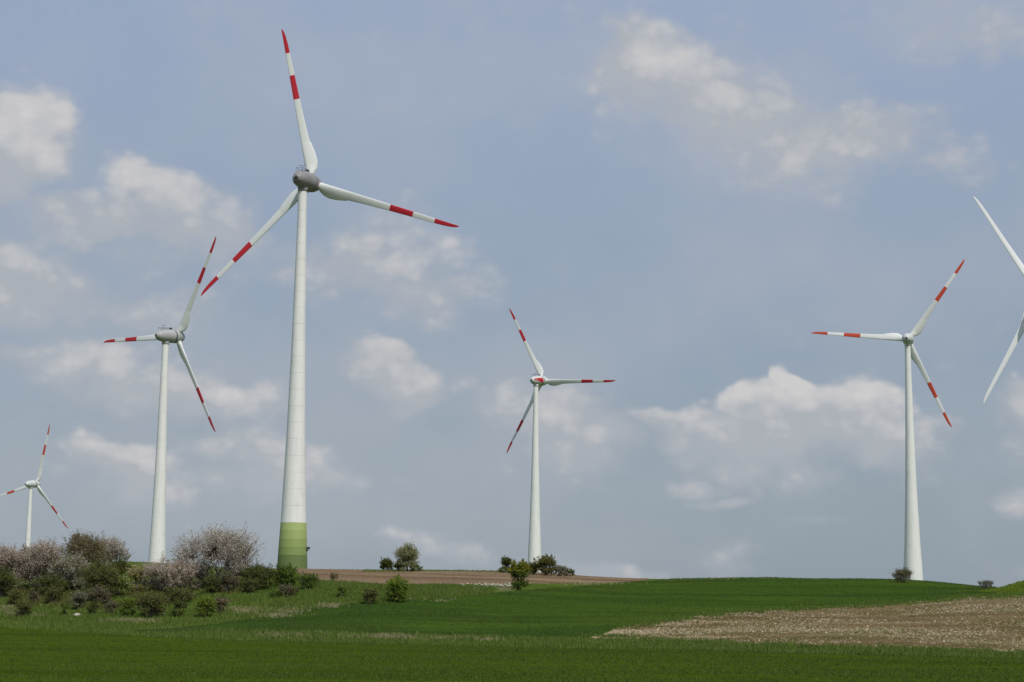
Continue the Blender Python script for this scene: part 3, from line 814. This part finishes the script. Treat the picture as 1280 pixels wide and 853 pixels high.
# trees on the crest
GC = 'trees and bushes on the crest'
def C(*a, **k): shrub('crest_tree', 'tree', *a, **k)
C('dark round tree at the left of the crest group', 474, 493, 698, 714, 385, 'dark', GC, 150, trunk=True, dens=1.4, leafsize=.22)
C('pale loose tall tree in the middle of the crest group', 493, 525, 684, 715, 387, 'pale', GC, 151, trunk=True, style='upright', dens=1.5, leafsize=.2)
C('dark low bush under the pale tall crest tree', 490, 506, 702, 714.5, 382, 'dark', GC, 152, dens=1.3, leafsize=.2)
C('small green bush at the right of the pale crest tree', 511, 528, 705, 714.5, 382, 'green', GC, 153, dens=1.3, leafsize=.2)
C('small dark tree left of the far middle tower foot', 625, 640, 695, 715, 380, 'dark', GC, 154, trunk=True, dens=1.2, leafsize=.2)
S('low green bush left of the yellow topped one on the crest', 622, 662, 708, 717, 378, 'green', GC, 155, style='spread', leafsize=.2)
S('yellow topped green bush standing at the stone heap', 634, 663, 700, 738, 288, 'green', GC, 156, dens=1.5, top_leaf='yellow')
S('dark bush directly before the far middle tower', 658, 676, 702, 719, 368, 'dark', GC, 157, dens=1.2, leafsize=.2)
C('dark rounded tree right of the far middle tower', 670, 695, 692, 720, 366, 'olive', GC, 158, dens=1.5, leafsize=.2)
S('grey green bush trailing off right of the far middle tower', 688, 711, 706, 720.5, 366, 'grey', GC, 159, style='spread', leafsize=.2)
S('small dark bush at the right end of the far middle clump', 705, 720, 711, 721, 366, 'dark', GC, 160, leafsize=.2)
S('thin bare twigged bush in front of the right tower foot', 1117, 1142, 711, 729, 340, 'olive', GC, 161, style='airy', dens=.8, leafsize=.16)
S('tiny bare twigged bush beside the yellow green mound', 1222, 1242, 725, 736, 300, 'dark', GC, 162, style='airy', dens=.3, leafsize=.12)

# ------------------------------------------------------------------ wind turbines
CHORD = [(1.6, 1.6, 0), (2.0, 1.85, 0), (2.5, 2.25, 0), (3.3, 2.75, 0), (4.6, 3.0, 0), (6.2, 2.86, 0), (7.8, 2.52, 0), (8.8, 2.26, 0), (9.1, 2.06, 0), (12.0, 1.82, 0), (18.0, 1.48, 0), (24.0, 1.25, 0), (29.0, 1.07, 0), (31.5, .95, 0), (33.4, .74, 0), (34.5, .45, 0), (35.0, .15, 0)]
def blade_section(r, pitch0):
    ch = np.interp(r, [c[0] for c in CHORD], [c[1] for c in CHORD])
    rnd = np.clip((3.6 - r) / 2.0, 0, 1)
    thick = ch * (rnd * .95 + (1 - rnd) * np.interp(r, (3, 9, 20, 35), (.42, .27, .2, .14)))
    tw = R(pitch0 + np.interp(r, (2, 6, 12, 20, 35), (14, 12, 7, 3, 0)))
    n = 18; a = np.arange(n) * 2 * math.pi / n
    lead = -.72 * np.interp(r, (2, 9, 35), (1.1, .95, .35))        # straight leading edge, trailing edge tapers
    cx = (np.cos(a) + 1) / 2 * ch + lead
    yt = np.sin(a) * thick / 2 * (1 - (1 - rnd) * .55 * (np.cos(a) + 1) / 2)
    x = cx * math.cos(tw) - yt * math.sin(tw); y = cx * math.sin(tw) + yt * math.cos(tw)
    return np.stack((x, y, np.full(n, r)), 1)
def blade_mesh(r0, r1, pitch0, name, mat, pad=0.0):
    rs = np.unique(np.round(np.concatenate(([r0], [c[0] for c in CHORD if r0 < c[0] < r1], np.linspace(r0, r1, max(3, int((r1 - r0) / 1.2))), [r1])), 3))
    secs = np.array([blade_section(r, pitch0) for r in rs]); n = secs.shape[1]
    m = MB(); j = np.arange(n); j2 = (j + 1) % n
    f = np.concatenate([np.stack((i * n + j, i * n + j2, (i + 1) * n + j2, (i + 1) * n + j), 1) for i in range(len(rs) - 1)])
    caps = [(0, q + 1, q) for q in range(1, n - 1)] + [((len(rs) - 1) * n, (len(rs) - 1) * n + q, (len(rs) - 1) * n + q + 1) for q in range(1, n - 1)]
    m.add(secs.reshape(-1, 3), None, f); m.add(secs.reshape(-1, 3), caps)
    me = m.mesh(name, mat, True)
    return me
BLADE_CACHE = {}
def blade_parts(style, cuts, pitch0):
    key = (style, cuts, pitch0)
    if key not in BLADE_CACHE:
        red = M['orange_red'] if style == 'faded' else M['red']
        wh = M['blade_white'] if style == 'faded' else M['blade']
        if style == 'plain':
            BLADE_CACHE[key] = [('root', blade_mesh(1.6, 35, pitch0, 'blade', M['blade_white']))]
        else:
            a, b, c = cuts
            BLADE_CACHE[key] = [('root', blade_mesh(1.6, a * 35, pitch0, 'blade', M['blade'])), ('red_band', blade_mesh(a * 35, b * 35, pitch0, 'red_band', red)),
                                ('white_band', blade_mesh(b * 35, c * 35, pitch0, 'white_band', wh)), ('red_tip', blade_mesh(c * 35, 35, pitch0, 'red_tip', red))]
    return BLADE_CACHE[key]

def link(name, me, parent, mtx=None):
    o = bpy.data.objects.new(name, me); COL.objects.link(o); o.parent = parent
    if mtx is not None: o.matrix_local = mtx
    return o
TOWER_R = [(0, 1.02), (8, 1.04), (22, 1.29), (36, 1.56), (56, 2.1), (73.5, 2.78), (83, 3.28), (110, 4.2)]   # depth below the hub, radius
def turbine(hub_px, hub_py, depth, yaw, phase, label, style='red', cuts=(.54, .695, .84), nac='nacelle', pitch0=3.0, tower_k=1.0, banded=False, seed=0, patch=False, mast=True, OH=4.42, bs=1.0):
    tilt = R(4.0)
    hub = at(hub_px, hub_py, depth)
    va = math.atan2(hub[0], hub[1]) + R(yaw)                 # direction the rotor faces, clockwise from +Y
    ax = np.array((math.sin(va), math.cos(va), 0.0))
    NK = .85
    base = hub - ax * OH * math.cos(tilt)
    gz = float(zfun(base[0], base[1])) - .15
    H = hub[2] - gz - OH * math.sin(tilt)
    root = thing('wind_turbine', (base[0], base[1], gz), label, 'wind turbine', 'wind turbines standing along the ridge')
    rot = -va
    top = H - 2.6
    def rad(z):
        return float(np.interp(H - z, [a[0] for a in TOWER_R], [a[1] for a in TOWER_R])) * (tower_k if True else 1)
    # tower sections, each a ring of its own with a shallow joint above it
    if banded:
        cutz = [0.0]
        zb = at(hub_px, 655, depth)[2] - gz
        for pyb in (695, 685.5, 675.5, 665, 655): cutz.append(at(378, pyb, depth)[2] - gz)
        z = cutz[-1]
        while z + 5.2 < top: z += 3.62; cutz.append(z)
        cutz.append(top)
    else:
        nsec = 14 if depth < 700 else 8
        cutz = list(np.linspace(0, top, nsec + 1))
    gap = .016 if banded else .008
    for i in range(len(cutz) - 1):
        z0, z1 = cutz[i], cutz[i + 1]
        green = banded and i < 5
        zz = np.linspace(z0 + gap, z1 - gap, 4)
        m = MB(); lathe(m, [(rad(q), q) for q in zz], 64)
        lathe(m, [(rad(zz[-1]), zz[-1]), (rad(z1) - .05, z1 - .001)], 64); lathe(m, [(rad(z0) - .05, z0 + .001), (rad(zz[0]), zz[0])], 64)
        mt = M['green%d' % (4 - i)] if green else M['tower']
        o = m.build('tower_section', mt, root, True)
        if green: o['label'] = ('dark green lowest tower band', 'dull green tower band', 'mid green tower band', 'light green tower band', 'pale lime green top tower band')[i]
    m = MB(); lathe(m, [(.3, top - .05), (rad(top) + .10, top - .05), (rad(top) + .10, top + .28), (1.15, top + .55), (1.15, top + 1.1), (.3, top + 1.1)], 40)
    m.build('yaw_collar', M[nac], root, True)
    Rz = Matrix.Rotation(rot, 4, 'Z')
    Rz = Rz @ Matrix.Rotation(tilt, 4, 'X')
    nm = Matrix.Translation((0, 0, H)) @ Rz @ Matrix.Translation((0, OH - 4.42, 0)) @ Matrix.Scale(NK, 4)
    nb = Matrix.Translation((0, 0, H)) @ Rz
    # nacelle: an egg lying along the axis (local +Y points at the rotor)
    prof = [(.02, -5.0), (.55, -4.85), (1.05, -4.45), (1.55, -3.75), (1.95, -2.8), (2.22, -1.6), (2.38, -.3), (2.45, 1.0), (2.48, 2.4), (2.46, 3.0), (2.30, 3.05), (1.9, 3.06)]
    m = MB(); lathe(m, prof, 48, 'y')
    nc = m.build('nacelle', M[nac], root, True); nc.matrix_local = nm
    m = MB(); lathe(m, [(1.6, 3.04), (2.34, 3.1), (2.36, 3.5), (1.6, 3.55)], 48, 'y')
    o = m.build('generator_ring', M['metal'], root, True); o.matrix_local = nm
    m = MB(); lathe(m, [(1.9, 3.52), (2.30, 3.54), (2.46, 3.62), (2.45, 4.6), (2.32, 5.8), (2.0, 6.9), (1.45, 7.8), (.8, 8.35), (.02, 8.55)], 48, 'y')
    hb = m.build('hub', M[nac], root, True); hb.matrix_local = nm
    # hatch lines and openings on the nacelle tail
    m = MB(); lathe(m, [(1.935, -2.86), (2.01, -2.84), (2.01, -2.68), (1.96, -2.66)], 48, 'y')
    o = m.build('seam_ring', M[nac], nc, True)
    m = MB()
    lathe(m, [(.02, -5.06), (.40, -5.03), (.46, -4.93), (.46, -4.7)], 20, 'y')
    m.build('vent', M['metal'], nc, True)
    for sx_ in (-1, 1):
        m = MB(); box(m, (sx_ * .55, -4.30, -1.12), (.34, .2, .26)); m.build('vent', M['metal'], nc)
    if patch:
        # painted red panel wrapped on the flank, a hair proud of the shell
        ns, nt = 20, 12; v = []
        for i in range(ns):
            y = -4.1 + (6.3) * i / (ns - 1)
            rr = np.interp(y, [q[1] for q in prof], [q[0] for q in prof]) + .02
            for k in range(nt):
                lo_, hi_ = R(-20 - 4 * i / ns), R(-20 + 70 * (1 - .35 * i / ns))
                th = R(62 + 62 * k / (nt - 1) * (.45 + .55 * i / (ns - 1)))
                v.append((rr * math.sin(th), y, rr * math.cos(th)))
                # wraps the left flank as seen from behind
        f = [(i * nt + k, i * nt + k + 1, (i + 1) * nt + k + 1, (i + 1) * nt + k) for i in range(ns - 1) for k in range(nt - 1)]
        m = MB(); m.add(v, None, f)
        for s_ in (1, -1):
            pass
        o = m.build('red_panel', M['red'], nc, True)
    if mast:
        m = MB(); zt = 2.15
        for x_ in (-.9, .9):
            for y_ in (-3.0, -1.6, -.2, 1.2): tube(m, [(x_, y_, 1.6), (x_, y_, zt + .75)], [.04, .04], 5)
            tube(m, [(x_, -3.05, zt + .75), (x_, 1.25, zt + .75)], [.04, .04], 5)
            tube(m, [(x_, -3.05, zt + .4), (x_, 1.25, zt + .4)], [.03, .03], 5)
        for y_ in (-3.0, 1.2): tube(m, [(-.9, y_, zt + .75), (.9, y_, zt + .75)], [.04, .04], 5)
        m.build('railing', M['rail'], nc)
        m = MB()
        tube(m, [(0, -1.2, 2.0), (0, -1.2, zt + 1.5)], [.06, .04], 6); tube(m, [(-.7, -1.2, zt + 1.5), (.7, -1.2, zt + 1.5)], [.035, .035], 5)
        for x_ in (-.7, .7): tube(m, [(x_, -1.2, zt + 1.5), (x_, -1.2, zt + 1.75)], [.07, .07], 6)
        m.build('weather_mast', M['metal'], nc)
        m = MB(); box(m, (0, 2.2, 2.75), (.8, .8, .7)); m.build('beacon', M['metal'], nc)
    # blades, counter-clockwise seen from behind
    for k in range(3):
        ang = R(phase + 120 * k)                             # clockwise from straight up as seen from behind (camera side)
        bm_ = nb @ Matrix.Translation((0, OH, 0)) @ Matrix.Rotation(ang, 4, 'Y') @ Matrix.Scale(bs, 4, (0, 0, 1))
        ps = blade_parts(style, cuts, pitch0)
        b = link('blade', ps[0][1], root, bm_)
        for nme, me in ps[1:]: link(nme, me, b)
        m = MB(); lathe(m, [(.5, 1.2), (.98, 1.2), (1.0, 1.9), (.86, 2.02), (.5, 2.02)], 28)
        o = m.build('blade_root_collar', M[nac], b, True)
    if banded:
        rb = rad(3.5)
        m = MB(); box(m, (rb + .30, -.6, 4.7), (.66, .5, .55)); box(m, (rb + .05, -.6, 4.2), (.5, .12, .3))
        o = m.build('wall_lamp', M['metal'], root)
    return root

turbine(389.8, 229.4, 375, 23.6, -11.35, 'tallest white wind turbine with green bands round its tower foot', nac='nacelle_dark', banded=True, OH=4.92, bs=1.05, tower_k=.96)
turbine(221.2, 421.1, 525, 48, 31.8, 'white turbine with grey nacelle turned sideways above the pink thicket', nac='nacelle', OH=4.56, bs=.99)
turbine(678.4, 476.2, 717, 33.9, -26.5, 'white turbine with a red panel on its nacelle above the crest bushes', nac='nacelle_light', patch=True, OH=5.1, bs=1.03)
turbine(1135.4, 424.8, 616, 4, 36.1, 'white turbine with orange red blade bands on the right hilltop', style='faded', cuts=(.49, .66, .83), nac='nacelle_light', tower_k=1.0, mast=False, OH=4.42, bs=1.01)
turbine(45.4, 605.1, 981, 44, 17, 'smallest and farthest turbine, behind the blossoming trees at left', style='faded', cuts=(.49, .66, .83), nac='nacelle_light', mast=False, OH=4.3, bs=1.01)
turbine(1300, 371.7, 497, -12, -31.6, 'plain white turbine whose two unmarked blades reach in at the right edge', style='plain', nac='nacelle_light', mast=False, OH=4.42, bs=1.02)
